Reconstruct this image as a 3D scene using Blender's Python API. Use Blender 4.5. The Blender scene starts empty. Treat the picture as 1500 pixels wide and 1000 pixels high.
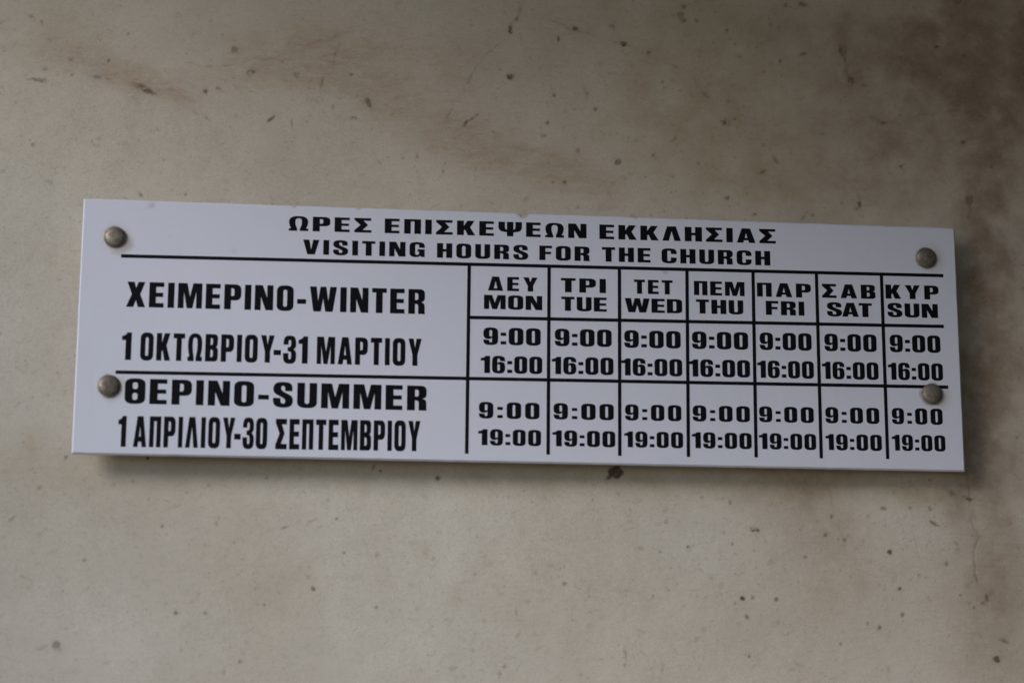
import bpy, bmesh, math
import numpy as np
from mathutils import Matrix, Vector
from mathutils.geometry import tessellate_polygon

MM = 0.001
ZC = 1.80                       # height of the sign's centre above the ground
STAND = 13.0                    # sign face to wall, mm
CAM_LOC=(-124.0314, -996.8776, -208.8052)
CAM_ROT=[[0.9931722, -0.02657, -0.1135911], [-0.1166209, -0.2018686, -0.9724447], [0.0029074, 0.9790521, -0.2035889]]
LENS=70.363

sc = bpy.context.scene
COL = sc.collection

# ---------------------------------------------------------------- camera
cam_d = bpy.data.cameras.new('camera')
cam = bpy.data.objects.new('camera', cam_d)
COL.objects.link(cam)
cam_d.sensor_width = 36.0
cam_d.lens = LENS
cam_d.clip_start = 0.02
cam_d.clip_end = 200.0
m = Matrix(CAM_ROT).to_4x4()
m.translation = Vector((CAM_LOC[0] * MM, CAM_LOC[1] * MM, CAM_LOC[2] * MM + ZC))
cam.matrix_world = m
cam_d.dof.use_dof = True
cam_d.dof.focus_distance = 1.042
cam_d.dof.aperture_fstop = 4.5
sc.camera = cam

# ---------------------------------------------------------------- light
SUN_DIR = Vector((1.45, 1.0, -0.84)).normalized()     # the way the light travels
sun_elev = math.asin(-SUN_DIR.z)
sun_az = math.atan2(-SUN_DIR.x, -SUN_DIR.y)             # compass angle of the sun, from +Y
w = bpy.data.worlds.new('World')
sc.world = w
w.use_nodes = True
nt = w.node_tree
for n in list(nt.nodes):
    nt.nodes.remove(n)
sky = nt.nodes.new('ShaderNodeTexSky')
sky.sky_type = 'NISHITA'
sky.sun_disc = False
sky.sun_elevation = sun_elev
sky.sun_rotation = sun_az
sky.air_density = 1.0
sky.dust_density = 0.3
sky.ozone_density = 4.0
bg = nt.nodes.new('ShaderNodeBackground')
bg.inputs['Strength'].default_value = 0.10
wo = nt.nodes.new('ShaderNodeOutputWorld')
nt.links.new(sky.outputs['Color'], bg.inputs['Color'])
nt.links.new(bg.outputs['Background'], wo.inputs['Surface'])
sun_d = bpy.data.lights.new('sun', 'SUN')
sun_d.energy = 1.4
sun_d.angle = math.radians(22)
sun_d.color = (1.0, 0.985, 0.965)
sun = bpy.data.objects.new('sun', sun_d)
COL.objects.link(sun)
sun.rotation_euler = SUN_DIR.to_track_quat('-Z', 'Y').to_euler()
sun.location = (-2, -3, 5)
vs = sc.view_settings
vs.view_transform = 'Standard'
vs.look = 'None'
vs.exposure = 0.57
vs.gamma = 1.0
vs.use_curve_mapping = False
sc.cycles.max_bounces = 8
sc.cycles.use_denoising = True

# ---------------------------------------------------------------- helpers
def link(name, me, mat=None, parent=None, **props):
    o = bpy.data.objects.new(name, me)
    COL.objects.link(o)
    if mat is not None:
        me.materials.append(mat)
    if parent is not None:
        o.parent = parent
    for k, v in props.items():
        o[k] = v
    return o

class NT:
    """small node-graph helper"""
    def __init__(self, name):
        self.m = bpy.data.materials.new(name)
        self.m.use_nodes = True
        self.t = self.m.node_tree
        self.b = self.t.nodes['Principled BSDF']
    def n(self, typ, **kw):
        x = self.t.nodes.new(typ)
        for k, v in kw.items():
            setattr(x, k, v)
        return x
    def l(self, a, b):
        self.t.links.new(a, b)
    def set(self, sock, v):
        if isinstance(v, bpy.types.NodeSocket):
            self.l(v, sock)
        else:
            sock.default_value = v
    def math(self, op, a, b=0.0, c=0.0, clamp=False):
        x = self.n('ShaderNodeMath', operation=op, use_clamp=clamp)
        for i, v in enumerate((a, b, c)):
            self.set(x.inputs[i], v)
        return x.outputs[0]
    def noise(self, co, scale, detail=3.0, rough=0.5, dist=0.0):
        x = self.n('ShaderNodeTexNoise')
        self.l(co, x.inputs['Vector'])
        x.inputs['Scale'].default_value = scale
        x.inputs['Detail'].default_value = detail
        x.inputs['Roughness'].default_value = rough
        x.inputs['Distortion'].default_value = dist
        return x.outputs['Fac']
    def ramp(self, v, a, b, to0=0.0, to1=1.0):
        x = self.n('ShaderNodeMapRange', clamp=True)
        self.set(x.inputs[0], v)
        for i, q in enumerate((a, b, to0, to1)):
            x.inputs[i + 1].default_value = q
        return x.outputs[0]
    def mix(self, f, a, b, mode='MIX'):
        x = self.n('ShaderNodeMix', data_type='RGBA', blend_type=mode)
        self.set(x.inputs[0], f)
        for i, v in ((6, a), (7, b)):
            if isinstance(v, tuple):
                v = (*v, 1.0)
            self.set(x.inputs[i], v)
        return x.outputs[2]

def obj_co(g, scale=(1, 1, 1)):
    tc = g.n('ShaderNodeTexCoord')
    mp = g.n('ShaderNodeMapping')
    g.l(tc.outputs['Object'], mp.inputs['Vector'])
    mp.inputs['Scale'].default_value = scale
    return mp.outputs['Vector']

# ---------------------------------------------------------------- measured layout, mm from the sign centre
WORDS=[
 ('heading', 'ΩΡΕΣ', -122.74, 51.16, -81.08, 51.42, 7.59, 13),
 ('heading', 'ΕΠΙΣΚΕΨΕΩΝ', -74.34, 51.51, 29.26, 52.18, 7.66, 13),
 ('heading', 'ΕΚΚΛΗΣΙΑΣ', 35.93, 52.12, 128.61, 52.72, 7.69, 12),
 ('heading', 'VISITING', -115.32, 39.15, -53.72, 39.61, 7.63, 14),
 ('heading', 'HOURS', -47.61, 39.53, -0.92, 39.88, 7.65, 14),
 ('heading', 'FOR', 4.81, 40.0, 30.9, 40.19, 7.62, 13),
 ('heading', 'THE', 37.24, 40.25, 62.59, 40.44, 7.65, 13),
 ('heading', 'CHURCH', 68.29, 40.48, 125.43, 40.91, 7.68, 13),
 ('season', 'ΧΕΙΜΕΡΙΝΟ-WINTER', -201.87, 9.51, -53.3, 10.02, 12.82, 11),
 ('season', '1', -203.08, -17.3, -198.4, -17.27, 13.85, 12),
 ('season', 'ΟΚΤΩΒΡΙΟΥ', -194.02, -17.24, -128.26, -16.85, 13.87, 12),
 ('season', '-31', -128.6, -16.99, -111.67, -16.89, 13.87, 8),
 ('season', 'ΜΑΡΤΙΟΥ', -107.2, -16.89, -54.78, -16.58, 13.9, 12),
 ('season', 'ΘΕΡΙΝΟ-SUMMER', -200.68, -39.04, -51.84, -39.23, 12.54, 11),
 ('season', '1', -203.13, -60.56, -199.16, -60.53, 15.34, 12),
 ('season', 'ΑΠΡΙΛΙΟΥ', -195.67, -60.5, -146.34, -60.19, 15.31, 12),
 ('season', '-30', -146.71, -60.23, -130.57, -60.13, 15.3, 8),
 ('season', 'ΣΕΠΤΕΜΒΡΙΟΥ', -126.53, -60.19, -54.97, -59.73, 15.2, 11),
 ('day', 'ΔΕΥ', -21.49, 23.24, 3.94, 23.38, 7.34, 15),
 ('day', 'MON', -23.49, 13.63, 6.32, 13.77, 7.34, 8),
 ('day', 'ΤΡΙ', 15.93, 23.51, 39.14, 23.65, 7.44, 11.5),
 ('day', 'TUE', 16.09, 13.82, 39.64, 13.93, 7.38, 7.5),
 ('day', 'ΤΕΤ', 53.72, 23.86, 73.85, 23.98, 7.44, 12),
 ('day', 'WED', 48.85, 14.06, 78.65, 14.2, 7.4, 6),
 ('day', 'ΠΕΜ', 84.93, 24.08, 111.48, 24.23, 7.46, 10),
 ('day', 'THU', 85.88, 14.41, 110.63, 14.53, 7.44, 8),
 ('day', 'ΠΑΡ', 118.02, 24.28, 146.54, 24.44, 7.38, 13),
 ('day', 'FRI', 122.47, 14.75, 142.77, 14.84, 7.39, 9),
 ('day', 'ΣΑΒ', 152.41, 24.69, 180.82, 24.85, 7.41, 14),
 ('day', 'SAT', 154.76, 14.95, 178.69, 15.07, 7.39, 0),
 ('day', 'ΚΥΡ', 186.26, 25.26, 214.75, 25.43, 7.44, 15),
 ('day', 'SUN', 187.04, 15.52, 213.97, 15.64, 7.41, 8),
 ('time', '9:00', -23.7, -4.84, 5.51, -4.58, 8.84, 8.5),
 ('time', '16:00', -24.96, -19.38, 6.31, -19.17, 8.82, 8),
 ('time', '9:00', 12.73, -4.53, 41.91, -4.27, 8.88, 8.5),
 ('time', '16:00', 11.15, -19.03, 42.75, -18.81, 8.9, 8),
 ('time', '9:00', 48.37, -4.42, 77.61, -4.17, 8.99, 8.5),
 ('time', '16:00', 46.81, -18.84, 78.21, -18.62, 8.86, 8),
 ('time', '9:00', 83.49, -4.08, 112.81, -3.83, 8.99, 8.5),
 ('time', '16:00', 81.71, -18.53, 113.46, -18.31, 8.93, 8),
 ('time', '9:00', 118.82, -3.68, 146.11, -3.44, 8.99, 8.5),
 ('time', '16:00', 117.27, -18.28, 146.88, -18.07, 8.97, 8),
 ('time', '9:00', 152.88, -3.41, 180.52, -3.18, 9.06, 8.5),
 ('time', '16:00', 151.22, -18.04, 181.06, -17.83, 9.04, 8),
 ('time', '9:00', 187.53, -3.0, 214.59, -2.76, 9.06, 8.5),
 ('time', '16:00', 186.13, -17.6, 215.32, -17.4, 8.97, 8),
 ('time', '9:00', -25.74, -42.43, 4.92, -42.3, 8.25, 13.5),
 ('time', '19:00', -26.0, -56.01, 5.68, -55.92, 8.1, 9.5),
 ('time', '9:00', 12.02, -42.1, 42.75, -41.97, 8.19, 13.5),
 ('time', '19:00', 11.45, -55.81, 43.37, -55.72, 8.1, 9.5),
 ('time', '9:00', 48.51, -41.81, 77.41, -41.68, 8.12, 13.5),
 ('time', '19:00', 47.97, -55.54, 78.13, -55.45, 8.1, 9.5),
 ('time', '9:00', 83.22, -41.52, 112.89, -41.39, 8.11, 13.5),
 ('time', '19:00', 82.65, -55.27, 113.51, -55.18, 8.14, 9.5),
 ('time', '9:00', 117.68, -41.17, 146.19, -41.05, 8.04, 13.5),
 ('time', '19:00', 117.3, -55.04, 147.04, -54.96, 8.17, 9.5),
 ('time', '9:00', 152.27, -40.9, 180.6, -40.77, 8.21, 13.5),
 ('time', '19:00', 151.96, -54.82, 181.47, -54.73, 8.27, 9.5),
 ('time', '9:00', 187.27, -40.62, 214.16, -40.5, 8.28, 13.5),
 ('time', '19:00', 186.76, -54.38, 215.06, -54.3, 8.24, 9.5),
]
RULES=[
 (-205.39, 35.35, 217.72, 38.42, 1.75),
 (-205.56, -23.53, 217.8, -20.73, 1.75),
 (-30.68, 9.0, 216.79, 11.28, 1.75),
 (-31.12, 35.91, -31.72, -60.5, 1.72),
 (9.84, 36.14, 9.24, -60.11, 1.72),
 (46.21, 36.39, 45.6, -59.96, 1.72),
 (81.41, 36.6, 80.72, -59.8, 1.72),
 (116.11, 36.96, 115.64, -59.38, 1.72),
 (149.69, 37.29, 149.48, -59.15, 1.72),
 (184.37, 38.74, 184.27, -58.8, 1.72),
]
SCREWS=[(-208.74, 44.79, 5.35), (-208.3, -30.57, 5.5), (208.78, 47.58, 5.5), (208.91, -24.56, 5.45)]
SPECKS=[
 (-8.36,141.98,1.76,1.58,0,0.9),(45.74,172.61,1.06,1.06,0,0.7),(51.56,163.29,1.58,1.41,0,0.85),(25.89,170.91,1.41,0.7,-10,0.9),(16.72,164.36,0.63,1.41,10,0.8),
 (-8.81,168.52,0.88,1.76,-10,0.8),(-5.55,174.4,0.7,1.41,-20,0.5),(-3.74,179.85,0.7,0.7,0,0.6),(65.15,158.93,0.7,0.7,0,0.8),(72.33,142.45,0.88,0.88,0,0.5),
 (36.28,126.53,0.88,0.88,0,0.6),(14.48,132.78,0.88,0.88,0,0.5),(10.84,117.59,0.88,0.7,0,0.6),(8.31,110.75,1.41,0.63,0,0.6),(27.09,102.9,1.06,1.06,30,0.5),
 (48.09,97.74,1.76,1.23,40,0.6),(67.07,102.21,0.7,1.06,0,0.45),(76.79,91.36,0.88,0.88,0,0.8),(19.82,85.52,0.7,0.7,0,0.8),(25.31,109.93,0.7,0.7,0,0.5),
 (-83.1,124.91,1.41,2.82,35,0.65),(-91.8,116.37,2.46,0.63,0,0.6),(-30.21,117.04,4.58,0.7,40,0.75),(-31.24,111.4,2.82,0.88,35,0.4),(-100.33,152.95,0.46,4.58,-12,0.55),
 (-107.75,135.03,0.53,2.82,-8,0.55),(-122.35,111.43,0.42,2.11,5,0.5),(-133.28,113.93,2.11,0.7,40,0.7),(-166.06,112.95,1.06,0.53,-40,0.5),(-167.25,127.64,1.06,1.41,0,0.75),
 (-160.67,129.03,1.41,0.53,-20,0.5),(-144.49,138.27,2.11,0.88,30,0.65),(-153.29,150.54,1.41,1.41,0,0.45),(-173.6,129.96,1.06,0.53,0,0.5),(-197.1,126.73,6.34,0.92,-20,0.75),
 (-198.89,128.13,4.93,0.7,-25,0.5),(-219.79,132.01,4.22,1.23,-12,0.45),(-252.33,129.86,4.22,0.77,-3,0.55),(-248.52,135.9,1.41,1.06,0,0.3),(-235.7,140.89,1.06,1.06,0,0.45),
 (-256.42,163.25,2.46,0.7,-40,0.4),(-251.47,160.89,1.06,0.7,-40,0.4),(-223.36,96.41,2.82,0.7,-20,0.45),(-188.4,89.42,2.82,0.53,10,0.45),(-252.97,95.25,0.88,0.88,0,0.5),
 (-197.98,70.98,1.41,0.7,-40,0.5),(-188.49,82.89,0.53,0.53,0,0.6),(-243.87,76.13,1.76,0.7,-15,0.3),(-270.29,146.33,1.06,2.11,0,0.3),(-127.33,141.26,1.41,0.53,0,0.4),
 (-119.84,138.23,2.11,1.06,0,0.35),(-101.45,121.54,0.7,0.7,0,0.4),(-111.41,124.83,1.06,0.35,0,0.4),(-43.55,90.91,0.7,2.46,-15,0.45),(-77.24,92.58,1.41,0.53,-45,0.4),
 (-57.84,97.01,0.7,1.06,-20,0.5),(0.06,76.31,2.11,0.46,45,0.4),(91.73,178.24,0.7,1.06,0,0.6),(106.32,122.23,2.11,1.23,-20,0.9),(111.15,123.57,0.7,0.46,0,0.7),
 (84.66,177.91,1.06,1.06,0,0.6),(85.14,185.67,1.06,1.06,0,0.7),(82.09,180.1,2.46,2.11,0,0.45),(149.34,161.58,1.76,0.7,25,0.6),(114.11,159.22,1.41,0.53,0,0.5),
 (140.29,189.5,1.41,1.06,0,0.6),(149.75,190.34,2.11,1.06,0,0.55),(132.49,178.23,1.06,1.06,0,0.5),(136.18,175.69,1.06,1.41,0,0.5),(202.18,99.84,2.11,1.06,-35,0.7),
 (177.93,80.45,0.88,3.17,5,0.75),(238.41,83.75,1.76,3.17,-30,0.5),(236.45,116.03,1.41,1.06,30,0.6),(236.89,195.35,1.76,1.06,0,0.55),(223.86,168.84,1.41,0.7,0,0.7),
 (192.57,124.99,1.06,0.7,0,0.6),(106.24,80.13,1.06,0.88,0,0.7),(132.5,101.73,1.06,2.11,30,0.4),(120.74,71.33,1.06,0.7,0,0.7),(147.64,72.27,0.42,2.46,-25,0.5),
 (125.69,95.07,1.76,0.7,30,0.5),(126.4,109.79,0.53,0.7,0,0.7),(170.9,164.49,1.76,2.46,0,0.75),(175.28,148.07,1.41,2.11,20,0.7),(270.18,165.86,2.11,1.06,10,0.5),
 (251.39,102.47,0.7,0.7,0,0.5),(45.73,-66.72,3.87,2.64,5,0.95),(42.2,-69.59,1.41,1.06,0,0.8),(-44.71,-71.23,1.16,0.88,0,0.9),(-73.91,-68.34,0.7,0.53,0,0.6),
 (-77.37,-65.99,0.53,1.41,-10,0.55),(117.06,-94.45,1.94,1.06,-10,0.9),(105.55,-101.93,0.46,0.53,0,0.7),(82.92,-104.7,0.7,1.23,-10,0.8),(110.29,-129.15,0.99,0.99,0,0.95),
 (127.93,-129.62,0.88,0.88,0,0.6),(112.21,-138.38,1.06,1.06,0,0.5),(187.92,-105.24,1.13,1.06,0,0.85),(154.1,-96.31,1.06,0.88,0,0.65),(164.05,-98.95,0.7,0.7,0,0.7),
 (192.27,-123.65,0.77,0.77,0,0.8),(202.98,-116.55,0.7,0.7,0,0.7),(180.8,-143.49,0.88,1.06,0,0.8),(174.81,-141.49,0.53,0.7,0,0.6),(160.61,-151.58,0.53,0.53,0,0.6),
 (113.19,-158.15,0.7,0.7,0,0.8),(192.86,-136.47,0.7,1.06,-20,0.6),(241.86,-159.1,1.58,1.41,0,0.9),(245.96,-149.06,2.46,0.7,-20,0.6),(240.6,-124.79,1.06,1.06,0,0.75),
 (238.28,-127.96,1.06,1.41,20,0.6),(236.33,-130.77,1.41,0.7,0,0.5),(251.55,-86.99,0.88,2.46,5,0.5),(211.65,-90.12,2.46,0.7,-25,0.65),(210.15,-82.37,1.06,1.41,-20,0.5),
 (222.16,-74.01,1.76,1.06,20,0.5),(191.21,-74.56,1.06,1.06,0,0.4),(184.77,-82.45,1.06,0.7,0,0.5),(185.84,-82.79,0.7,0.7,0,0.4),(157.59,-87.49,0.7,1.06,0,0.6),
 (222.84,-100.16,0.7,1.06,0,0.6),(223.41,-103.67,1.06,1.41,0,0.4),(217.67,-110.76,0.7,1.06,0,0.5),(230.79,-77.05,1.41,0.53,0,0.8),(228.44,-121.11,1.06,1.06,0,0.6),
 (-105.96,-127.04,0.88,0.88,0,0.85),(19.3,-123.09,0.6,0.6,0,0.85),(-22.75,-107.63,0.53,0.53,0,0.5),(50.2,-158.69,0.49,4.58,-5,0.45),(68.46,-165.28,0.49,2.46,-5,0.6),
 (27.42,-167.95,0.63,0.63,0,0.7),(-45.49,-157.85,0.53,0.7,0,0.5),(-26.87,-156.69,0.53,0.7,0,0.5),(-228.25,-156.53,1.76,2.46,35,0.5),(-235.66,-157.25,1.76,0.42,15,0.4),
 (-229.89,-156.22,0.7,1.41,0,0.45),(-189.23,-64.1,0.63,0.63,0,0.95),(-205.64,-77.33,0.81,0.63,0,0.6),(-195.73,-76.13,0.81,0.63,0,0.7),(-99.87,-82.9,0.56,1.41,-10,0.7),
 (-107.73,-94.29,2.82,0.46,40,0.5),(-120.48,-96.88,1.41,0.35,10,0.5),(-95.26,-92.39,0.53,0.53,0,0.6),(-154.07,-94.71,0.49,1.76,-5,0.45),(-158.23,-139.68,0.63,0.53,0,0.6),
 (-129.82,-135.36,0.53,0.53,0,0.4),(-108.23,-116.31,0.49,0.49,0,0.5),(-91.19,-109.31,0.56,0.56,0,0.6),(-74.83,-136.07,0.53,0.53,0,0.6),(-147.59,-151.82,1.06,0.53,30,0.4),
 (-159.68,-106.61,0.7,0.53,0,0.4),(-19.11,-81.13,0.42,1.41,-5,0.5),(-9.08,-79.91,0.7,0.53,0,0.3),(-130.56,-72.86,0.56,0.49,0,0.4),(-158.68,-76.8,0.53,0.7,0,0.4),
 (-253.46,-95.34,2.46,0.49,45,0.3),
]
STAINS_AND_SHADE=[  # wall stains, plus some shade painted in as brown and yellow
 (-235.99,147.16,21.12,7.6,-25,0.38,0),(-216.45,134.74,25.35,7.13,-18,0.57,0),(-195.37,126.81,21.12,4.75,-18,0.5225,0),(-171.24,132.28,25.35,8.55,0,0.285,0),(-122.52,146.33,35.91,10.46,8,0.7124999999999999,0),
 (-104.6,136.66,29.57,6.65,-5,0.57,0),(-133.38,156.32,28.16,7.04,5,0.3,2),(-76.05,128.18,25.35,8.55,-25,0.57,0),(-54.48,113.07,29.57,10.46,-25,0.5225,0),(-29.39,102.93,29.57,10.46,-20,0.5225,0),
 (1.11,95.57,33.8,6.65,-8,0.57,0),(42.56,84.51,42.25,9.51,-8,0.4275,0),(-47.64,141.39,25.35,11.88,-20,0.2375,0),(64.72,119.78,24.64,21.12,0,0.4,2),(87.45,166.47,31.68,24.64,0,0.45,2),
 (105.05,113.86,31.68,28.16,0,0.45,2),(150.0,130.88,45.94,56.15,0,0.1575,1),(192.3,159.64,40.84,45.94,0,0.24750000000000003,1),(206.77,140.94,30.63,45.94,0,0.18000000000000002,1),(147.61,180.89,30.63,17.87,0,0.1575,1),
 (198.33,117.58,20.42,30.63,0,0.1575,1),(233.24,138.2,35.73,81.68,0,0.1575,1),(261.74,174.49,21.12,42.25,0,0.45,1),(244.45,51.23,15.84,91.53,0,0.6,1),(256.94,-0.27,17.6,70.41,0,0.5,1),
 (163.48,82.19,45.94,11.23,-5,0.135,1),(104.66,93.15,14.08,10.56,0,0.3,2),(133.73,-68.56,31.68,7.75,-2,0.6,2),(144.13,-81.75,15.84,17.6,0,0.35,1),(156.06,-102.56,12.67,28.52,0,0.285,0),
 (149.89,-130.4,10.98,11.41,0,0.38,0),(171.38,-126.68,5.07,11.88,0,0.285,0),(209.42,-73.53,17.6,10.56,0,0.4,2),(223.71,-80.37,8.8,10.56,0,0.4,1),(236.36,-122.4,16.9,42.77,-15,0.4275,0),
 (239.33,-136.3,14.08,28.16,0,0.3,1),(113.84,-78.77,8.8,6.34,0,0.3,1),(197.01,-112.45,12.67,9.51,0,0.1425,0),(-245.78,-59.8,3.17,6.34,0,0.45,2),(-50.81,-108.04,2.11,4.22,0,0.4,2),
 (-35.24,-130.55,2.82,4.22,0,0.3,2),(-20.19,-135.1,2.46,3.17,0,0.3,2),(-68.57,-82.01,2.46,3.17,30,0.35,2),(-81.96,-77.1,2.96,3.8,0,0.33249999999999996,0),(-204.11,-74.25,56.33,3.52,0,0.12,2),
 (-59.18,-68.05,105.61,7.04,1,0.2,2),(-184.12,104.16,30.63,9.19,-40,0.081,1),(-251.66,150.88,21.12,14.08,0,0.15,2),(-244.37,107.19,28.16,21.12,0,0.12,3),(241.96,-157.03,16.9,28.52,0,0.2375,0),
 (98.27,147.78,42.25,38.73,0,0.35,2),(149.16,100.48,52.81,21.12,0,0.3,2),(185.58,-129.98,21.12,21.12,0,0.2,0),(242.81,-101.27,14.08,52.81,0,0.3,0),(143.84,-92.27,24.64,21.12,0,0.25,0),
 (-76.55,158.93,105.61,17.6,0,0.2,0),(263.67,174.58,17.6,59.85,0,0.55,1),(235.11,181.1,31.68,28.16,0,0.35,1),(243.2,-15.25,9.86,66.89,0,0.45,1),(-97.27,124.31,183.06,52.81,-8,0.16,0),  # brown at upper right and right edge: dirt deepened with painted shade
 (46.61,141.72,105.61,56.33,0,0.2,0),(175.76,116.68,77.45,77.45,0,0.3,0),(247.34,-29.7,17.6,45.77,0,0.55,1),(239.16,-62.28,21.12,14.08,0,0.4,1),(207.96,172.01,63.37,21.12,0,0.3,1),  # brown right of the sign paints its shadow in with the dirt
 (252.36,139.01,21.12,70.41,0,0.4,0),(-24.71,-69.81,183.06,7.04,-1.2,0.42,2),(115.82,-69.95,105.61,5.63,-1.2,0.3,2),(184.09,-71.15,45.77,7.75,0,0.3,1),  # long strips under the sign tint its cast shadow warmer
]
CRACKS=[
 ([(-168.0,140.9),(-150.6,142.5),(-143.7,145.8),(-133.1,146.6),(-118.1,152.5),(-100.5,161.6),(-87.4,165.2),(-80.2,164.8)],0.27,0.21),([(-43.1,115.4),(-36.7,126.9),(-30.7,139.1),(-29.0,143.0),(-21.4,153.9),(-14.2,159.9),(-11.3,165.0),(-8.8,169.7),(-5.5,174.4),(-2.3,183.0)],0.3,0.28),([(3.9,176.8),(13.8,175.3),(25.9,170.5),(39.4,165.4),(51.6,163.7),(64.0,157.7),(80.9,152.0),(88.3,149.3),(90.8,145.2),(92.2,139.9),(98.0,134.4)],0.32,0.28),([(169.9,167.9),(171.9,161.8),(172.8,153.0),(175.6,147.3),(179.7,144.8),(188.8,145.2)],0.64,0.42),([(186.3,127.8),(193.7,125.0),(207.4,128.3),(221.6,131.9),(234.2,134.4),(247.0,131.1),(259.5,127.7)],0.32,0.32),
 ([(229.6,-62.5),(230.6,-66.0),(231.5,-77.7),(232.4,-89.1),(234.7,-96.5),(232.5,-103.5),(232.5,-110.6),(234.6,-120.3)],0.47,0.39),([(198.5,-73.7),(200.1,-87.8),(202.5,-101.9)],0.25,0.1),([(157.0,-72.7),(159.0,-86.8),(164.4,-98.9),(165.9,-107.7)],0.3,0.14),([(250.9,189.7),(249.7,179.8),(246.1,169.9)],0.49,0.14),([(267.1,166.9),(262.9,158.9),(257.4,148.9)],0.49,0.17),
]

# ---------------------------------------------------------------- materials
def plaster_material():
    g = NT('limewashed plaster')
    co = obj_co(g)
    a = g.n('ShaderNodeAttribute', attribute_name='marks')
    sep = g.n('ShaderNodeSeparateColor')
    g.l(a.outputs['Color'], sep.inputs[0])
    rust, brown, dark = sep.outputs[0], sep.outputs[1], sep.outputs[2]
    yellow = a.outputs['Alpha']
    big = g.noise(co, 9.0, 4, 0.55)
    mid = g.noise(co, 60.0, 5, 0.6)
    fine = g.noise(co, 420.0, 5, 0.7)
    grit = g.noise(co, 1500.0, 3, 0.75)
    brush = g.noise(obj_co(g, (1.0, 1.0, 3.2)), 110.0, 5, 0.65, 0.6)
    c = g.mix(g.ramp(big, 0.35, 0.68), PL_A, PL_B)
    c = g.mix(g.ramp(mid, 0.42, 0.75, 0, 0.22), c, (0.44, 0.385, 0.31))
    c = g.mix(g.ramp(brush, 0.55, 0.75, 0, 0.22), c, (0.40, 0.35, 0.29))
    # stains and the shade painted among them, broken up by the grain of the plaster
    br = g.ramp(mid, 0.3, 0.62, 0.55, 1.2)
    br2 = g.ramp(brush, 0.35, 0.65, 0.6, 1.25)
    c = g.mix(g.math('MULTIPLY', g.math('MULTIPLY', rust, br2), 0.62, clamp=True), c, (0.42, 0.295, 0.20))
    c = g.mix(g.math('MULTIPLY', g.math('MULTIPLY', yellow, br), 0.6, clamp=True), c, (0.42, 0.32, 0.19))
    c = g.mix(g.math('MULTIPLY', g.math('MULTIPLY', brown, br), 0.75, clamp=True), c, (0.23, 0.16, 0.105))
    # short slanting flecks left by the brush
    for (rot, sc_, lo, k) in ((0.55, 330.0, 0.60, 0.34), (-0.7, 520.0, 0.61, 0.30)):
        mp = g.n('ShaderNodeMapping')
        g.l(co, mp.inputs['Vector'])
        mp.inputs['Rotation'].default_value = (0, rot, 0)
        m2 = g.n('ShaderNodeMapping')
        g.l(mp.outputs['Vector'], m2.inputs['Vector'])
        m2.inputs['Scale'].default_value = (0.38, 1.0, 1.3)
        fl = g.noise(m2.outputs['Vector'], sc_, 4, 0.68)
        c = g.mix(g.math('MULTIPLY', g.ramp(fl, lo, lo + 0.12, 0, k), g.ramp(mid, 0.3, 0.6, 0.35, 1.0)), c, (0.23, 0.18, 0.13))
    # fly specks and pinholes everywhere
    v = g.n('ShaderNodeTexVoronoi', feature='F1')
    g.l(co, v.inputs['Vector'])
    v.inputs['Scale'].default_value = 260.0
    v.inputs['Randomness'].default_value = 1.0
    pick = g.n('ShaderNodeSeparateColor')
    g.l(v.outputs['Color'], pick.inputs[0])
    size = g.ramp(pick.outputs[0], 0.62, 1.0, 0.0, 0.15)
    pin = g.ramp(g.math('SUBTRACT', size, v.outputs['Distance']), -0.02, 0.10)
    c = g.mix(g.math('MULTIPLY', pin, 0.42), c, (0.20, 0.155, 0.115))
    c = g.mix(g.ramp(fine, 0.56, 0.78, 0, 0.30), c, (0.33, 0.28, 0.22))
    c = g.mix(g.ramp(grit, 0.46, 0.72, 0, 0.5), c, (0.34, 0.30, 0.25))
    c = g.mix(g.ramp(fine, 0.30, 0.44, 0.16, 0.0), c, (0.72, 0.69, 0.64))
    dk = g.math('MULTIPLY', dark, g.ramp(fine, 0.3, 0.55, 0.72, 1.1), clamp=True)
    c = g.mix(dk, c, (0.11, 0.08, 0.055))
    g.l(c, g.b.inputs['Base Color'])
    g.b.inputs['Roughness'].default_value = 0.92
    g.b.inputs['Specular IOR Level'].default_value = 0.25
    h = g.math('ADD', g.math('MULTIPLY', fine, 0.6), g.math('MULTIPLY', grit, 0.22))
    h = g.math('ADD', h, g.math('MULTIPLY', brush, 1.1))
    h = g.math('SUBTRACT', h, g.math('MULTIPLY', pin, 0.35))
    bp = g.n('ShaderNodeBump')
    bp.inputs['Strength'].default_value = 0.32
    bp.inputs['Distance'].default_value = 0.0006
    g.l(h, bp.inputs['Height'])
    g.l(bp.outputs['Normal'], g.b.inputs['Normal'])
    return g.m

PL_A = (0.565, 0.502, 0.422)
PL_B = (0.66, 0.607, 0.532)

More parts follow.
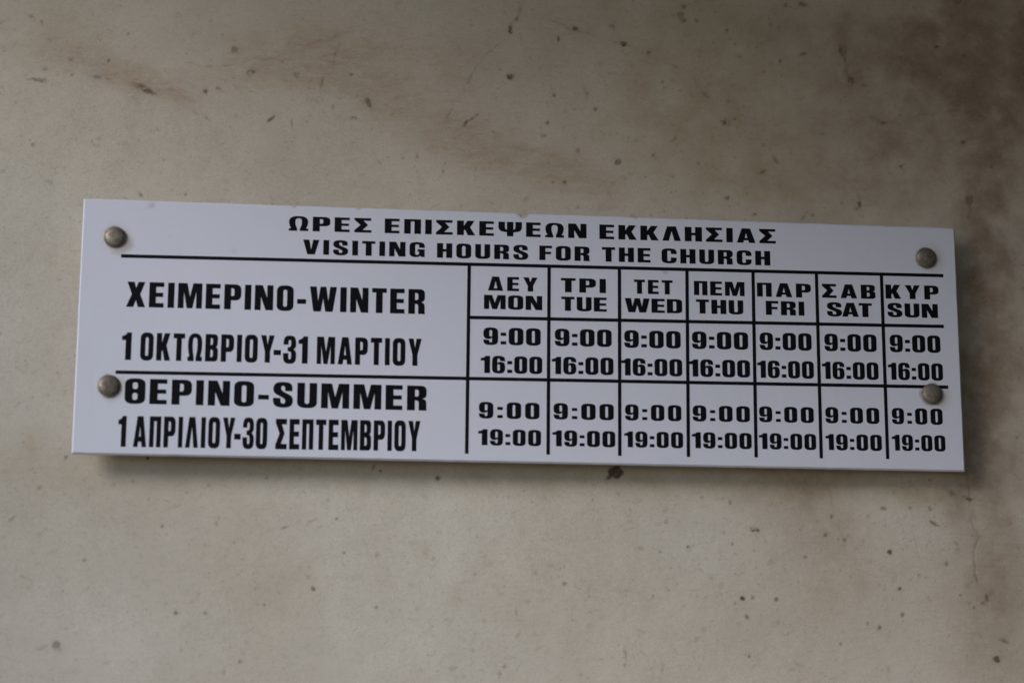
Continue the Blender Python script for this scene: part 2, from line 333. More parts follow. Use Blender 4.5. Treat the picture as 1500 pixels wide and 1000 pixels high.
def acrylic_material():
    g = NT('white acrylic')
    co = obj_co(g)
    dust = g.noise(co, 35.0, 5, 0.6)
    fine = g.noise(co, 900.0, 3, 0.6)
    streak = g.noise(obj_co(g, (5.0, 1.0, 0.7)), 30.0, 4, 0.55)
    c = g.mix(g.ramp(dust, 0.45, 0.8, 0, 0.18), (0.705, 0.715, 0.83), (0.66, 0.66, 0.72))
    c = g.mix(g.ramp(streak, 0.5, 0.8, 0, 0.12), c, (0.62, 0.61, 0.60))
    v = g.n('ShaderNodeTexVoronoi', feature='F1')
    g.l(co, v.inputs['Vector'])
    v.inputs['Scale'].default_value = 95.0
    pk = g.n('ShaderNodeSeparateColor')
    g.l(v.outputs['Color'], pk.inputs[0])
    sz = g.ramp(pk.outputs[0], 0.86, 1.0, 0.0, 0.055)
    pin = g.ramp(g.math('SUBTRACT', sz, v.outputs['Distance']), -0.012, 0.03)
    c = g.mix(g.math('MULTIPLY', pin, 0.28), c, (0.35, 0.30, 0.25))
    # dark rings round the screws, grime bled out there and at a chip: soft spots with a broken edge
    sx = g.n('ShaderNodeSeparateXYZ')
    g.l(co, sx.inputs[0])
    wob = g.noise(co, 160.0, 3, 0.6)
    for (x, z, r, soft, k, colr) in GRIME_AND_RINGS:
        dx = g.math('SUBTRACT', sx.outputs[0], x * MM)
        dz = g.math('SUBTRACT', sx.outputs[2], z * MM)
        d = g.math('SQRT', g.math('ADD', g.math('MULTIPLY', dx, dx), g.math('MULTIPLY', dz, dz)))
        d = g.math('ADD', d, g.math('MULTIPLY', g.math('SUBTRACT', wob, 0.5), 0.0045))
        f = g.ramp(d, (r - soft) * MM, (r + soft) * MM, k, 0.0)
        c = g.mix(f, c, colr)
    g.l(c, g.b.inputs['Base Color'])
    g.l(g.ramp(dust, 0.3, 0.7, 0.32, 0.46), g.b.inputs['Roughness'])
    g.b.inputs['Specular IOR Level'].default_value = 0.45
    bp = g.n('ShaderNodeBump')
    bp.inputs['Strength'].default_value = 0.12
    bp.inputs['Distance'].default_value = 0.0002
    g.l(fine, bp.inputs['Height'])
    g.l(bp.outputs['Normal'], g.b.inputs['Normal'])
    return g.m

RUSTY = (0.33, 0.22, 0.15)
GRIME_AND_RINGS = [(SCREWS[0][0] + 3.2, SCREWS[0][1] - 2.6, 5.6, 1.5, 0.45, RUSTY),
         (SCREWS[0][0] + 0.6, SCREWS[0][1] - 0.5, 7.4, 2.0, 0.25, (0.45, 0.38, 0.30)),
         (SCREWS[1][0] + 1.5, SCREWS[1][1] - 2.2, 5.6, 1.4, 0.35, (0.42, 0.34, 0.24)),
         (SCREWS[1][0] + 5.6, SCREWS[1][1] + 2.2, 2.4, 1.0, 0.35, (0.42, 0.34, 0.24)),
         (SCREWS[2][0] + 2.4, SCREWS[2][1] - 0.4, 7.0, 2.2, 0.35, (0.42, 0.38, 0.30)),
         (SCREWS[3][0] + 3.4, SCREWS[3][1] - 1.4, 6.0, 2.0, 0.45, (0.45, 0.38, 0.24)),
         (-4.0, 64.6, 2.6, 1.0, 0.75, (0.30, 0.24, 0.17)),
         (-191.5, 62.3, 1.6, 0.7, 0.35, (0.35, 0.31, 0.27)),
         (70.4, 35.5, 1.2, 0.8, 0.5, (0.25, 0.22, 0.2)),
         (-120, 64.6, 0.9, 0.5, 0.5, (0.3, 0.26, 0.2)), (-88, 64.7, 1.3, 0.6, 0.4, (0.3, 0.26, 0.2)), (-30, 64.7, 0.8, 0.5, 0.5, (0.3, 0.26, 0.2)),
         (55, 64.7, 1.5, 0.6, 0.35, (0.3, 0.26, 0.2)), (120, 64.7, 1.0, 0.5, 0.5, (0.3, 0.26, 0.2)), (-182, 46, 0.9, 0.6, 0.3, (0.4, 0.36, 0.33)),
         (-150, 40, 1.1, 0.7, 0.2, (0.4, 0.36, 0.33)), (-60, 50, 1.4, 1.0, 0.15, (0.4, 0.36, 0.33))]
GRIME_AND_RINGS = [(x, z - 0.3, r + 0.55, 0.45, 0.5, (0.20, 0.165, 0.13)) for x, z, r in SCREWS] + GRIME_AND_RINGS  # tight dark ring round each screw cap, set slightly low

def print_material():
    g = NT('black print')
    co = obj_co(g)
    d = g.noise(co, 300.0, 4, 0.6)
    g.l(g.mix(g.ramp(d, 0.5, 0.8, 0, 0.35), (0.004, 0.004, 0.007), (0.011, 0.011, 0.015)), g.b.inputs['Base Color'])
    g.b.inputs['Roughness'].default_value = 0.6
    g.b.inputs['Specular IOR Level'].default_value = 0.12
    return g.m

def metal_material():
    g = NT('tarnished steel')
    co0 = obj_co(g)
    oi = g.n('ShaderNodeObjectInfo')
    va = g.n('ShaderNodeVectorMath', operation='ADD')
    g.l(co0, va.inputs[0]); g.l(oi.outputs['Random'], va.inputs[1])
    co = va.outputs[0]
    a = g.noise(co, 330.0, 4, 0.6)
    b = g.noise(co, 1500.0, 3, 0.6)
    c = g.mix(g.ramp(a, 0.38, 0.66), (0.27, 0.235, 0.20), (0.165, 0.13, 0.10))
    c = g.mix(g.ramp(b, 0.5, 0.8, 0, 0.5), c, (0.10, 0.075, 0.055))
    g.l(c, g.b.inputs['Base Color'])
    g.b.inputs['Metallic'].default_value = 0.6
    g.l(g.ramp(a, 0.3, 0.7, 0.42, 0.68), g.b.inputs['Roughness'])
    return g.m

def plain_material(name, ca, cb, scale, rough):
    g = NT(name)
    co = obj_co(g)
    g.l(g.mix(g.ramp(g.noise(co, scale, 5, 0.6), 0.35, 0.7), ca, cb), g.b.inputs['Base Color'])
    g.b.inputs['Roughness'].default_value = rough
    return g.m

M_WALL = plaster_material()
M_ACR = acrylic_material()
M_PRINT = print_material()
M_MET = metal_material()
M_DARK = plain_material('weathered brown timber', (0.055, 0.036, 0.024), (0.09, 0.06, 0.04), 14.0, 0.8)  # only for the surfaces added to block light
M_UNSEEN_PALE = plain_material('pale paving', (0.215, 0.195, 0.165), (0.27, 0.25, 0.215), 6.0, 0.9)
M_SPACER = plain_material('grey nylon', (0.30, 0.29, 0.27), (0.22, 0.20, 0.18), 300.0, 0.6)

# ---------------------------------------------------------------- wall
rng = np.random.default_rng(7)

def vnoise(X, Z, cell, seed):
    """smooth value noise on a lattice of the given cell size (mm)"""
    r = np.random.default_rng(seed)
    lat = r.random((512, 512))
    fx = X / cell + 137.3
    fz = Z / cell + 211.7
    ix = np.floor(fx).astype(int); iz = np.floor(fz).astype(int)
    tx = fx - ix; tz = fz - iz
    tx = tx * tx * (3 - 2 * tx); tz = tz * tz * (3 - 2 * tz)
    ix %= 512; iz %= 512
    jx = (ix + 1) % 512; jz = (iz + 1) % 512
    return (lat[ix, iz] * (1 - tx) + lat[jx, iz] * tx) * (1 - tz) + (lat[ix, jz] * (1 - tx) + lat[jx, jz] * tx) * tz

def fbm(X, Z, cell, seed, octs=4, gain=0.55):
    s = 0; a = 1.0; t = 0
    for k in range(octs):
        s = s + a * vnoise(X, Z, cell / 2 ** k, seed + 31 * k)
        t += a; a *= gain
    return s / t

def build_wall():
    def axis(lo, hi, step, far_lo, far_hi):
        core = np.arange(lo, hi + step * 0.5, step)
        left = lo - np.geomspace(2.0, lo - far_lo, 26)[::-1]
        right = hi + np.geomspace(2.0, far_hi - hi, 26)
        return np.concatenate([left, core, right])
    xs = axis(-300, 300, 0.58, WALL_X0, WALL_X1)
    zs = axis(-200, 225, 0.58, -ZC * 1000, WALL_Z1)
    X, Z = np.meshgrid(xs, zs, indexing='ij')
    X = X.ravel(); Z = Z.ravel()
    # domain warp so that no mark keeps a clean outline
    wx = (fbm(X, Z, 9, 1) - .5) * 1.0; wz = (fbm(X, Z, 9, 2) - .5) * 1.0
    jag = np.clip((fbm(X, Z, 2.2, 21, 3, .75) - .5) * 4 + .9, 0, 1.0)
    rag = np.clip((fbm(X, Z, 3.0, 22, 3, .75) - .47) * 5 + .5, 0, 1.0)
    wx2 = (fbm(X, Z, 3.2, 23, 3, .6) - .5) * 2.4; wz2 = (fbm(X, Z, 3.2, 24, 3, .6) - .5) * 2.4
    bx = (fbm(X, Z, 45, 3) - .5); bz = (fbm(X, Z, 45, 4) - .5)
    chan = np.zeros((4, X.size))            # rust, brown, dark, yellow
    brk = 0.35 + 1.3 * fbm(X, Z, 16, 5, 5, 0.7)
    for (x, z, rx, rz, ang, k, kind) in STAINS_AND_SHADE:
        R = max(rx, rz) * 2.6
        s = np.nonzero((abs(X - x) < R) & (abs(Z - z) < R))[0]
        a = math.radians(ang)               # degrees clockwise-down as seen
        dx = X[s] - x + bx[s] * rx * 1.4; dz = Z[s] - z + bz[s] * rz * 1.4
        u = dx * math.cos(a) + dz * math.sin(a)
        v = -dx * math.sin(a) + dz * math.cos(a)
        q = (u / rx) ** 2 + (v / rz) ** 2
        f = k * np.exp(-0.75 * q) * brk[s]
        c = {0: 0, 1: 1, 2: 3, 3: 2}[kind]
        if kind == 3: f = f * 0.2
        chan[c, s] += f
    for (x, z, rx, rz, ang, k) in SPECKS:
        R = max(rx, rz) * 2.5 + 1.5
        s = np.nonzero((abs(X - x) < R) & (abs(Z - z) < R))[0]
        a = math.radians(ang)
        e = min(1.0, max(rx, rz) / 2.0)
        dx = X[s] - x + (wx[s] * .8 + wx2[s]) * e; dz = Z[s] - z + (wz[s] * .8 + wz2[s]) * e
        u = dx * math.cos(a) + dz * math.sin(a)
        v = -dx * math.sin(a) + dz * math.cos(a)
        q = np.sqrt((u / (rx + .12)) ** 2 + (v / (rz + .12)) ** 2)
        soft = 0.5 / min(rx + .12, rz + .12)
        f = k * np.clip((1 - q) / soft + 0.65, 0, 1)
        f = f * (1.0 if k > 0.93 else jag[s] if k > 0.78 else rag[s] * .9 + .05)
        chan[2, s] = np.maximum(chan[2, s], f)
        chan[1, s] += 0.35 * k * np.exp(-1.2 * (q / 1.7) ** 2)
    # random small fly specks and scuffs, denser to the right and in the stained areas
    def sprinkle(n, bias, lens, wid, k0, k1, seed, ang0, angs, col=2):
        rg = np.random.default_rng(seed)
        px = rg.uniform(-285, 285, n); pz = rg.uniform(-188, 212, n)
        clump = fbm(px, pz, 60, seed + 5, 4, .6)
        dens = (1 - bias) + bias * np.clip((px + 0.35 * np.abs(pz) + 60) / 260, 0, 1)
        keep = rg.random(n) < dens * np.clip((clump - .36) * 4.5, 0.12, 1)
        for x, z in zip(px[keep], pz[keep]):
            rx = rg.uniform(*lens); rz = rg.uniform(*wid)
            a = ang0 + rg.normal() * angs; k = rg.uniform(k0, k1) ** 1.3
            R = rx + 1.6
            i0, i1 = np.searchsorted(xs, [x - R, x + R]); j0, j1 = np.searchsorted(zs, [z - R, z + R])
            s = (np.arange(i0, i1)[:, None] * len(zs) + np.arange(j0, j1)[None]).ravel()
            dx = X[s] - x + wx[s] * .8 + wx2[s] * .25; dz = Z[s] - z + wz[s] * .8 + wz2[s] * .25
            u = dx * math.cos(a) + dz * math.sin(a); v = -dx * math.sin(a) + dz * math.cos(a)
            q = np.sqrt((u / (rx + .2)) ** 2 + (v / (rz + .2)) ** 2)
            chan[col, s] = np.maximum(chan[col, s], k * np.clip(1.7 - q, 0, 1) * (rag[s] * .5 + .5))
    sprinkle(3400, .55, (.2, .42), (.15, .35), .12, .5, 41, 0, 1.0)
    sprinkle(2200, .45, (.4, 1.2), (.05, .15), .12, .42, 42, -.55, .35)
    sprinkle(1300, .6, (.4, 1.0), (.05, .15), .12, .42, 43, .7, .7)
    sprinkle(260, .7, (.5, .9), (.4, .7), .3, .75, 44, 0, 1.0)
    sprinkle(1800, .3, (.8, 2.6), (.3, .7), .15, .55, 45, -.4, .6, 0)
    sprinkle(900, .8, (.8, 2.0), (.4, 1.0), .15, .55, 46, -.2, .8, 1)
    # cracks
    depth = np.zeros(X.size)
    for pts, wid, k in CRACKS:
        P = np.array(pts, float)
        lo = P.min(0) - 6; hi = P.max(0) + 6
        s = np.nonzero((X > lo[0]) & (X < hi[0]) & (Z > lo[1]) & (Z < hi[1]))[0]
        qx = X[s] + wx[s] * 2.6 + wx2[s] * .8; qz = Z[s] + wz[s] * 2.6 + wz2[s] * .8
        best = np.full(s.size, 1e9)
        for (ax, az), (cx, cz) in zip(P[:-1], P[1:]):
            ex, ez = cx - ax, cz - az
            t = np.clip(((qx - ax) * ex + (qz - az) * ez) / (ex * ex + ez * ez), 0, 1)
            best = np.minimum(best, np.hypot(qx - ax - t * ex, qz - az - t * ez))
        br = np.clip(3.2 * vnoise(X[s], Z[s], 5, 77) - 0.95, 0.0, 1.2) * (0.4 + 0.6 * rag[s])
        f = k * br * np.clip(1.25 - best / (wid * 0.62 + .3), 0, 1)
        chan[2, s] = np.maximum(chan[2, s], f)
        chan[1, s] += 0.3 * k * np.exp(-(best / (1.2 + wid * 1.6)) ** 2)
        depth[s] = np.maximum(depth[s], f)
    chan = np.clip(chan, 0, 1)
    # relief: slow trowel waves, small lumps, pits where the specks are
    Y = -(fbm(X, Z, 140, 11, 3) - .5) * 3.0 - (fbm(X, Z, 26, 12, 4, .5) - .5) * 0.5 - (fbm(X, Z, 4.0, 13, 3, .6) - .5) * 0.08
    Y = Y + depth * 0.5
    Y = Y * np.clip((1.0 - np.abs(X) / 4000), 0, 1)
    nx, nz = len(xs), len(zs)
    co = np.column_stack([X * MM, Y * MM, Z * MM]).astype(np.float32)
    i = np.arange(nx - 1)[:, None] * nz + np.arange(nz - 1)[None]
    quad = np.stack([i, i + nz, i + nz + 1, i + 1], -1).reshape(-1, 4).astype(np.int32)
    me = bpy.data.meshes.new('plaster_wall')
    me.vertices.add(len(co)); me.vertices.foreach_set('co', co.ravel())
    me.loops.add(quad.size); me.loops.foreach_set('vertex_index', quad.ravel())
    me.polygons.add(len(quad))
    me.polygons.foreach_set('loop_start', np.arange(0, quad.size, 4, dtype=np.int32))
    me.polygons.foreach_set('use_smooth', np.ones(len(quad), dtype=bool))
    me.update()
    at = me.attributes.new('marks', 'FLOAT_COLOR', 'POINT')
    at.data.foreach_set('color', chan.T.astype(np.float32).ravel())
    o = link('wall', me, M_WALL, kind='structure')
    o.location = (0, 0, ZC)
    return o

WALL_X0, WALL_X1, WALL_Z1 = -3000, 700, 1200
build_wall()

def box(name, x0, x1, y0, y1, z0, z1, mat, bev=0.0, **props):
    bm = bmesh.new()
    bmesh.ops.create_cube(bm, size=1.0)
    for v in bm.verts:
        v.co = Vector(((x0 + x1) / 2 + v.co.x * (x1 - x0), (y0 + y1) / 2 + v.co.y * (y1 - y0), (z0 + z1) / 2 + v.co.z * (z1 - z0)))
    if bev:
        bmesh.ops.bevel(bm, geom=bm.edges[:], offset=bev, segments=2, affect='EDGES')
    me = bpy.data.meshes.new(name); bm.to_mesh(me); bm.free()
    return link(name, me, mat, **props)

box('ground', -6, 6, -8, 0.3, -0.1, 0.0, M_UNSEEN_PALE, kind='structure')  # out of view, added to bounce light up the wall
box('porch_ceiling', -0.62, 0.75, -1.6, 0.02, ZC + 0.43, ZC + 0.51, M_DARK, kind='structure')  # added out of view to shade the wall from above
box('side_wall', 0.284, 0.8, -2.2, 0.02, 0.001, ZC + 0.429, M_DARK, kind='structure')  # added out of view to darken the right side
box('porch_pier', -1.30, -0.95, -0.36, 0.02, 0.001, ZC + 0.9, M_UNSEEN_PALE, kind='structure')  # added out of view to keep sun off the left part


# ---------------------------------------------------------------- the sign
sign = bpy.data.objects.new('visiting_hours_sign', None)
COL.objects.link(sign)
sign.empty_display_size = 0.05
sign.location = (0, -STAND * MM, ZC)
sign['label'] = 'long white sign with church visiting hours in black, on the plaster wall'
sign['category'] = 'sign'

W2, H2, TH = 225.0, 128.75 / 2, 3.0

def panel():
    r = np.random.default_rng(3)
    pts = []
    def edge(a, b, n, amp):
        for k in range(n):
            t = k / n
            p = np.array(a) * (1 - t) + np.array(b) * t
            nrm = np.array([-(b[1] - a[1]), b[0] - a[0]]); nrm = nrm / np.hypot(*nrm)
            p = p + nrm * (r.normal() * amp if k else 0)
            pts.append(tuple(p))
    c = [(-W2, -H2), (W2, -H2), (W2, H2), (-W2, H2)]
    edge(c[0], c[1], 90, 0.035)
    edge(c[1], c[2], 30, 0.035)
    n0 = len(pts)
    edge(c[2], (-1.5, H2), 46, 0.05)
    pts.extend([(-2.3, H2 - 0.35), (-3.2, H2 - 1.1), (-4.2, H2 - 1.45), (-5.0, H2 - 0.7), (-5.6, H2 - 0.45)])
    edge((-6.4, H2), c[3], 46, 0.05)
    edge(c[3], c[0], 30, 0.035)
    bm = bmesh.new()
    vs_ = [bm.verts.new((x * MM, 0, z * MM)) for x, z in pts]
    f = bm.faces.new(vs_)
    f.normal_update()
    if f.normal.y > 0:
        f.normal_flip()
    e = bmesh.ops.extrude_face_region(bm, geom=[f])
    for v in [g_ for g_ in e['geom'] if isinstance(g_, bmesh.types.BMVert)]:
        v.co.y -= 0.0                     # front copy stays at the face plane
    for v in vs_:
        v.co.y += TH * MM
    bmesh.ops.recalc_face_normals(bm, faces=bm.faces[:])
    fr = [ed for ed in bm.edges if all(abs(v.co.y) < 1e-7 for v in ed.verts)]
    bmesh.ops.bevel(bm, geom=fr, offset=0.7 * MM, segments=1, affect='EDGES', profile=0.5)
    me = bpy.data.meshes.new('panel'); bm.to_mesh(me); bm.free()
    return link('panel', me, M_ACR, sign)
panel()

# --- glyphs: height 100, drawn as outlines; 'c' marks a corner, plain pairs are smooth points
def rr(x0, y0, x1, y1, rx, ry, n=7, corners='tl tr br bl'):
    out = []
    for name, cx, cy, a0 in (('bl', x0 + rx, y0 + ry, 180), ('br', x1 - rx, y0 + ry, 270), ('tr', x1 - rx, y1 - ry, 0), ('tl', x0 + rx, y1 - ry, 90)):
        if name in corners:
            for k in range(n + 1):
                a = math.radians(a0 + 90 * k / n)
                # slightly squarish round
                cs, sn = math.cos(a), math.sin(a)
                p = 0.88
                out.append((cx + rx * math.copysign(abs(cs) ** p, cs), cy + ry * math.copysign(abs(sn) ** p, sn)))
        else:
            out.append({'bl': (x0, y0), 'br': (x1, y0), 'tr': (x1, y1), 'tl': (x0, y1)}[name])
    return out

def spl(pts, n=5):
    """closed outline; (x,y,1) = corner, (x,y) = smooth"""
    N = len(pts); out = []
    for i in range(N):
        p0, p1, p2, p3 = pts[i - 1], pts[i], pts[(i + 1) % N], pts[(i + 2) % N]
        out.append(p1[:2])
        if len(p1) == 3 and len(p2) == 3:
            continue
        a = p1 if len(p1) == 3 else p0
        d = p2 if len(p2) == 3 else p3
        for k in range(1, n):
            t = k / n
            q = []
            for j in (0, 1):
                m1 = (p2[j] - a[j]) / 2 if len(p1) == 2 else (p2[j] - p1[j]) * 0.9
                m2 = (d[j] - p1[j]) / 2 if len(p2) == 2 else (p2[j] - p1[j]) * 0.9
                q.append((2 * t**3 - 3 * t**2 + 1) * p1[j] + (t**3 - 2 * t**2 + t) * m1 + (-2 * t**3 + 3 * t**2) * p2[j] + (t**3 - t**2) * m2)
            out.append(tuple(q))
    return out

S_ = 21
G = {}
def g(ch, width, outline, *holes):
    G.setdefault(ch, (width, []))[1].append((outline, list(holes)))
def box_(x0, y0, x1, y1): return [(x0, y0), (x1, y0), (x1, y1), (x0, y1)]
g('I', 20, box_(0, 0, 20, 100))
g('E', 46, [(0,0),(45,0),(45,18),(21,18),(21,42),(43,42),(43,59),(21,59),(21,82),(45,82),(45,100),(0,100)])
g('F', 44, [(0,0),(21,0),(21,41),(41,41),(41,58),(21,58),(21,82),(44,82),(44,100),(0,100)])
g('H', 53, [(0,0),(21,0),(21,42),(32,42),(32,0),(53,0),(53,100),(32,100),(32,60),(21,60),(21,100),(0,100)])
g('N', 57, [(0,0),(19,0),(19,54),(34,0),(57,0),(57,100),(38,100),(38,50),(24,100),(0,100)])
g('M', 74, [(0,0),(18,0),(18,66),(28,0),(45,0),(56,66),(56,0),(74,0),(74,100),(46,100),(37,46),(28,100),(0,100)])
g('W', 84, [(12,0),(35,0),(42,52),(49,0),(72,0),(84,100),(63,100),(58,42),(51,100),(33,100),(26,42),(21,100),(0,100)])
g('V', 56, [(15,0),(41,0),(56,100),(34.5,100),(28,34),(21.5,100),(0,100)])
g('A', 58, [(0,0),(20,0),(22.5,17),(35.5,17),(38,0),(58,0),(42,100),(16,100)], [(25,34),(33,34),(29,68)])
g('Δ', 58, [(0,0),(58,0),(42,100),(16,100)], [(22.5,17),(35.5,17),(29,68)])
g('Λ', 57, [(0,0),(20,0),(28.5,68),(37,0),(57,0),(42,100),(15,100)])
g('T', 46, [(12.5,0),(33.5,0),(33.5,82),(46,82),(46,100),(0,100),(0,82),(12.5,82)])
g('Π', 51, [(0,0),(20,0),(20,84),(31,84),(31,0),(51,0),(51,100),(0,100)])
g('K', 55, [(0,0),(21,0),(21,32),(25,38),(33,0),(56,0),(40,55),(54,100),(32,100),(21,65),(21,100),(0,100)])
g('X', 58, [(0,0),(22,0),(29,27),(36,0),(58,0),(42,51),(56,100),(35,100),(29,76),(23,100),(1.5,100),(16,51)])
g('Y', 55, [(17,0),(38,0),(38,40),(55,100),(33.5,100),(27.5,66),(21.5,100),(0,100),(17,40)])
g('Σ', 51, [(0,0),(51,0),(51,18),(25,18),(41,52),(28,82),(50,82),(50,100),(0,100),(0,86),(18,52),(0,15)])
g('O', 52, rr(0, -1, 52, 101, 22, 22), rr(20, 16, 32, 84, 6, 8))
g('Θ', 53, rr(0, -1, 53, 101, 23, 23), rr(20, 15, 33, 43, 6.4, 9), rr(20, 58, 33, 85, 6.4, 9))
g('U', 52, rr(0, -1, 52, 100, 22, 22, corners='bl br')[:-1] + [(32, 100)] + [(p[0], p[1]) for p in reversed(rr(20, 16, 32, 100, 6, 8, corners='bl br')[:-2])] + [(20, 100), (0, 100)])
g('D', 52, rr(0, 0, 52, 100, 20, 20, corners='tr br'), rr(21, 17, 32, 83, 6, 8, corners='tr br'))
g('P', 52, [(0,0),(21,0),(21,36)] + rr(21, 36, 52, 100, 19, 22, corners='br tr')[1:-1] + [(0,100)], rr(21, 53, 31, 84, 6, 8, corners='tr br'))
g('B', 51, [(0,0)] + rr(0, 0, 51, 54, 15, 16, corners='br')[1:9] + [(51,38),(50,46),(46,51),(43,53),(46,56),(49,60)] + rr(0, 50, 50, 100, 15, 16, corners='tr')[2:-1] + [(0,100)],
  rr(21, 16, 31, 43, 6, 8, corners='tr br'), rr(21, 60, 30, 85, 6, 8, corners='tr br'))
g('R', 53, [(0,0),(21,0),(21,40),(26,40),(30,37),(31,32),(31,0),(53,0),(53,2.5),(51.5,8),(51.5,32),(50,40),(46,45),(41,47.5),(46,50),(50,55),(52,63)] + rr(0, 50, 52, 100, 15, 20, corners='tr')[2:-1] + [(0,100)],
  rr(21, 56, 31, 84, 6, 8, corners='tr br'))
g('C', 52, spl([(52,63,1),(52,76),(49,91),(40,99.5),(26,101.5),(12,99.5),(3,91),(0,75),(0,50),(0,25),(3,9),(12,.5),(26,-1.5),(40,.5),(49,9),(52,24),(52,39,1),(32,39,1),(32,24),(30.5,16.5),(26,14.5),(21.5,16.5),(20,24),(20,50),(20,76),(21.5,83.5),(26,85.5),(30.5,83.5),(32,76),(32,63,1)]))
g('G', 54, spl([(53,63,1),(53,76),(50,91),(41,99.5),(27,101.5),(13,99.5),(3,91),(0,75),(0,50),(0,25),(3,9),(12,.5),(23,-1.5),(32,1),(38,8),(40,0,1),(53,0,1),(53,53,1),(28,53,1),(28,37,1),(33,37,1),(33,24),(31,17),(27,14.5),(22,16.5),(20,24),(20,50),(20,76),(22,83.5),(27,85.5),(31.5,83.5),(33,76),(33,63,1)]))
g('S', 52, spl([(50,65,1),(31,65,1),(31,76),(29.5,83),(26,85.5),(22,83.5),(20.5,77),(22,69),(29,61),(41,52),(49,43),(52,27),(49,10),(40,1),(26,-1.5),(12,1),(3,10),(0,24),(0,37,1),(19.5,37,1),(19.5,25),(21.5,17),(26,14.5),(30.5,17),(31.5,25),(30,32),(23,40),(11,49),(3,58),(0,73),(3,90),(12,99),(26,101.5),(40,99),(48,91),(50,78)]))
g('Ψ', 72, spl([(0,100,1),(0,60),(4,41),(12,32),(26,28,1),(26,0,1),(46,0,1),(46,28,1),(60,32),(68,41),(72,60),(72,100,1),(52,100,1),(52,62),(50,50),(46,46,1),(46,100,1),(26,100,1),(26,46,1),(22,50),(20,62),(20,100,1)]))
g('Ω', 58, spl([(0,0,1),(25,0,1),(25,15,1),(21,36),(19.5,58),(20.5,77),(24,84),(29,86),(34,84),(37.5,77),(38.5,58),(37,36),(33,15,1),(33,0,1),(58,0,1),(58,16,1),(51,18,1),(55,34),(57,52),(57,70),(53,88),(43,98.5),(29,101.5),(15,98.5),(5,88),(1,70),(1,52),(3,34),(7,18,1),(0,16,1)]))
ZERO = rr(0, -1, 50, 101, 21, 22)
g('0', 50, ZERO, rr(20.3, 15, 29.7, 85, 4.7, 8))
g('1', 36, [(14,0),(36,0),(36,100),(19,100),(15,93),(8,89),(0,87),(0,72),(14,72)])
nine = spl([(0,31,1),(20,28,1),(20.5,19),(23,14.5),(26,14.5),(29,18),(29.5,25),(29.5,41,1),(25,36),(17,33.5),(7,37),(1.5,48),(0,66),(1.5,84),(9,97.5),(25,101.5),(41,97.5),(48.5,86),(50,70),(50,28),(47,10),(39,1),(25,-1.5),(11,1),(3,9),(.5,20)])
nh = rr(20.5, 48, 29.7, 86, 4.6, 7)
g('9', 50, nine, nh)
g('6', 50, [(50 - x, 100 - y) for x, y in nine], [(50 - x, 100 - y) for x, y in nh])
g('3', 50, spl([(1,68,1),(20,68,1),(20,77),(22,84),(25.5,85.5),(29,83),(30,74),(29,64),(25,60),(17,59,1),(17,44,1),(25,43),(29.5,39),(30.5,27),(29,17),(25.5,14.5),(21.5,17),(20.5,25),(20.5,37,1),(0,37,1),(0,26),(3,9),(12,.5),(25,-1.5),(38,.5),(47,9),(50,26),(48,42),(40,51.5,1),(47,59),(49,73),(46,91),(38,99.5),(25,101.5),(12,99.5),(4,91),(1,77)]))
g(':', 19, box_(0, 3, 19, 22)); g(':', 19, box_(0, 53, 19, 72))
g('-', 28, box_(0, 29, 28, 48))
for gr, la in zip('ΡΕΙΚΗΑΒΜΝΟΤΥΧ', 'PEIKHABMNOTY' + 'X'):
    G[gr] = G[la]

def ink(name, polys, parent=sign, lift=0.05, label=None):
    """polys: list of (outline, holes) in mm on the sign's face -> one printed mesh with a hair's thickness"""
    bm = bmesh.new()
    for out, holes in polys:
        loops = [[Vector((x, z, 0)) for x, z in out]] + [[Vector((x, z, 0)) for x, z in h] for h in holes]
        flat = [p for l_ in loops for p in l_]
        tri = tessellate_polygon(loops)
        fv = [bm.verts.new((p.x * MM, -lift * MM, p.y * MM)) for p in flat]
        for t in tri:
            a, b, c = (flat[i] for i in t)
            ar = (b.x - a.x) * (c.y - a.y) - (b.y - a.y) * (c.x - a.x)
            if abs(ar) < 1e-9:
                continue
            idx = t if ar > 0 else (t[0], t[2], t[1])
            try: bm.faces.new([fv[i] for i in idx])
            except ValueError: pass
        bv = [bm.verts.new((p.x * MM, 0.01 * MM, p.y * MM)) for p in flat]
        k = 0
        for l_ in loops:
            n = len(l_)
            for i in range(n):
                a, b = k + i, k + (i + 1) % n
                try: bm.faces.new((fv[a], fv[b], bv[b], bv[a]))
                except ValueError: pass
            k += n
    me = bpy.data.meshes.new(name); bm.to_mesh(me); bm.free()
    o = link(name, me, M_PRINT, parent)
    if label: o['label'] = label
    return o

NAMES = {'heading': 'heading_word', 'season': 'season_text', 'day': 'day_name', 'time': 'opening_time'}
n_time = 0
for part, txt, x0, z0, x1, z1, h, gap in WORDS:
    total = sum(G[c][0] for c in txt) + gap * (len(txt) - 1)
    L = x1 - x0
    k = L / total
    sl = (z1 - z0) / L
    polys = []
    adv = 0.0
    for c in txt:
        wd, pieces = G[c]
        for out, holes in pieces:
            tr = lambda p: (x0 + (adv + p[0]) * k, z0 + p[1] * h / 100 + (adv + p[0]) * k * sl)
            polys.append(([tr(p) for p in out], [[tr(p) for p in hh] for hh in holes]))
        adv += wd + gap
    lab = 'bold black lettering reading ' + txt
    if part == 'time':
        d_ = ('Monday', 'Tuesday', 'Wednesday', 'Thursday', 'Friday', 'Saturday', 'Sunday')[(n_time % 14) // 2]
        lab = '%s in the %s column, %s rows' % (txt, d_, 'winter' if n_time < 14 else 'summer')
        n_time += 1
    ink(NAMES[part], polys, label=lab)

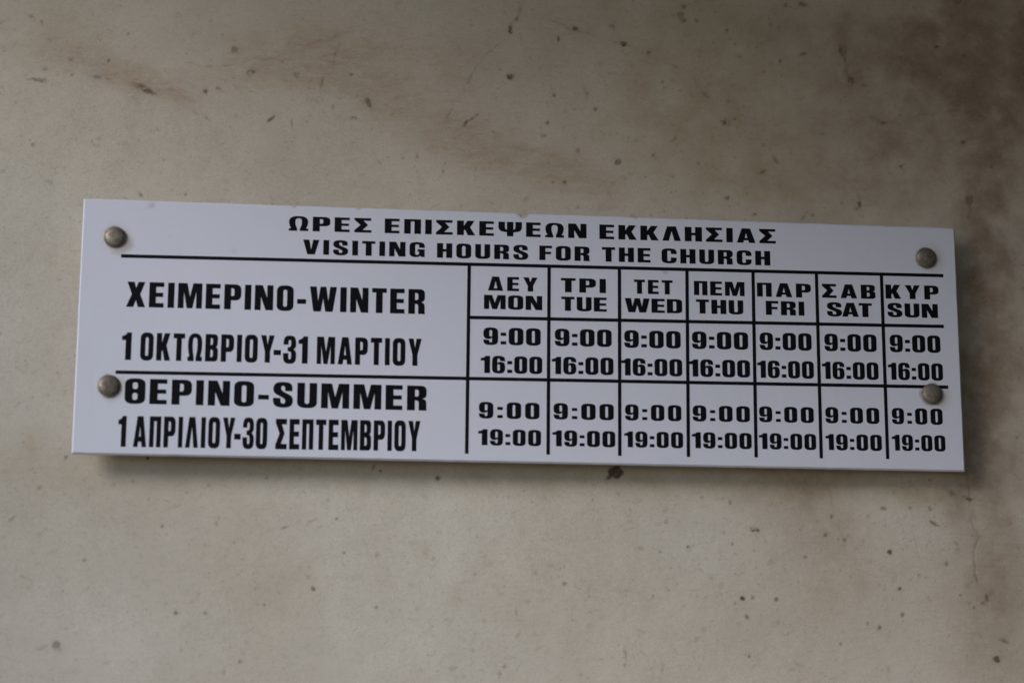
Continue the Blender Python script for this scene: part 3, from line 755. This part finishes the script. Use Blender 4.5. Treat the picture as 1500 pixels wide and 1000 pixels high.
for i, (x0, z0, x1, z1, wd) in enumerate(RULES):
    d = Vector((x1 - x0, z1 - z0)); d.normalize(); nn = Vector((-d.y, d.x)) * wd / 2
    q = [(x0 + nn.x, z0 + nn.y), (x0 - nn.x, z0 - nn.y), (x1 - nn.x, z1 - nn.y), (x1 + nn.x, z1 + nn.y)][::-1]
    ink('ruling_line', [(q, [])], lift=0.08 if i < 3 else 0.11)

# --- screws: domed cap with a rolled rim, nylon spacer behind the panel
def lathe(name, prof, mat, parent, seg=40):
    bm = bmesh.new()
    rings = []
    for r, y in prof:
        if r < 1e-6:
            rings.append([bm.verts.new((0, y * MM, 0))])
        else:
            rings.append([bm.verts.new((r * MM * math.cos(2 * math.pi * s / seg), y * MM, r * MM * math.sin(2 * math.pi * s / seg))) for s in range(seg)])
    for a, b in zip(rings[:-1], rings[1:]):
        for s in range(seg):
            t = (s + 1) % seg
            if len(a) == 1: bm.faces.new((a[0], b[s], b[t]))
            elif len(b) == 1: bm.faces.new((a[s], b[0], a[t]))
            else: bm.faces.new((a[s], b[s], b[t], a[t]))
    bmesh.ops.recalc_face_normals(bm, faces=bm.faces[:])
    for f in bm.faces: f.smooth = True
    me = bpy.data.meshes.new(name); bm.to_mesh(me); bm.free()
    return link(name, me, mat, parent)

for i, (x, z, r) in enumerate(SCREWS):
    prof = [(0, -2.25)]
    for k in range(1, 9):
        a = math.radians(90 * k / 9)
        prof.append((r * 0.90 * math.sin(a), -0.9 - 1.35 * math.cos(a)))
    prof += [(r * 0.905, -0.85), (r * 0.93, -0.72), (r * 0.97, -0.78), (r * 0.995, -0.62), (r, -0.35), (r * 0.985, 0.05)]
    s = lathe('screw', prof, M_MET, sign)
    s.location = (x * MM, 0, z * MM)
    s.rotation_euler = (math.radians((2, -3, 3, 2)[i]), math.radians(37 * i), math.radians((-3, 2, 3, -2)[i]))
    sp_ = lathe('spacer', [(2.2, TH), (4.6, TH), (4.7, TH + .3), (4.7, STAND + 1.5), (2.2, STAND + 1.5)], M_SPACER, s, 28)
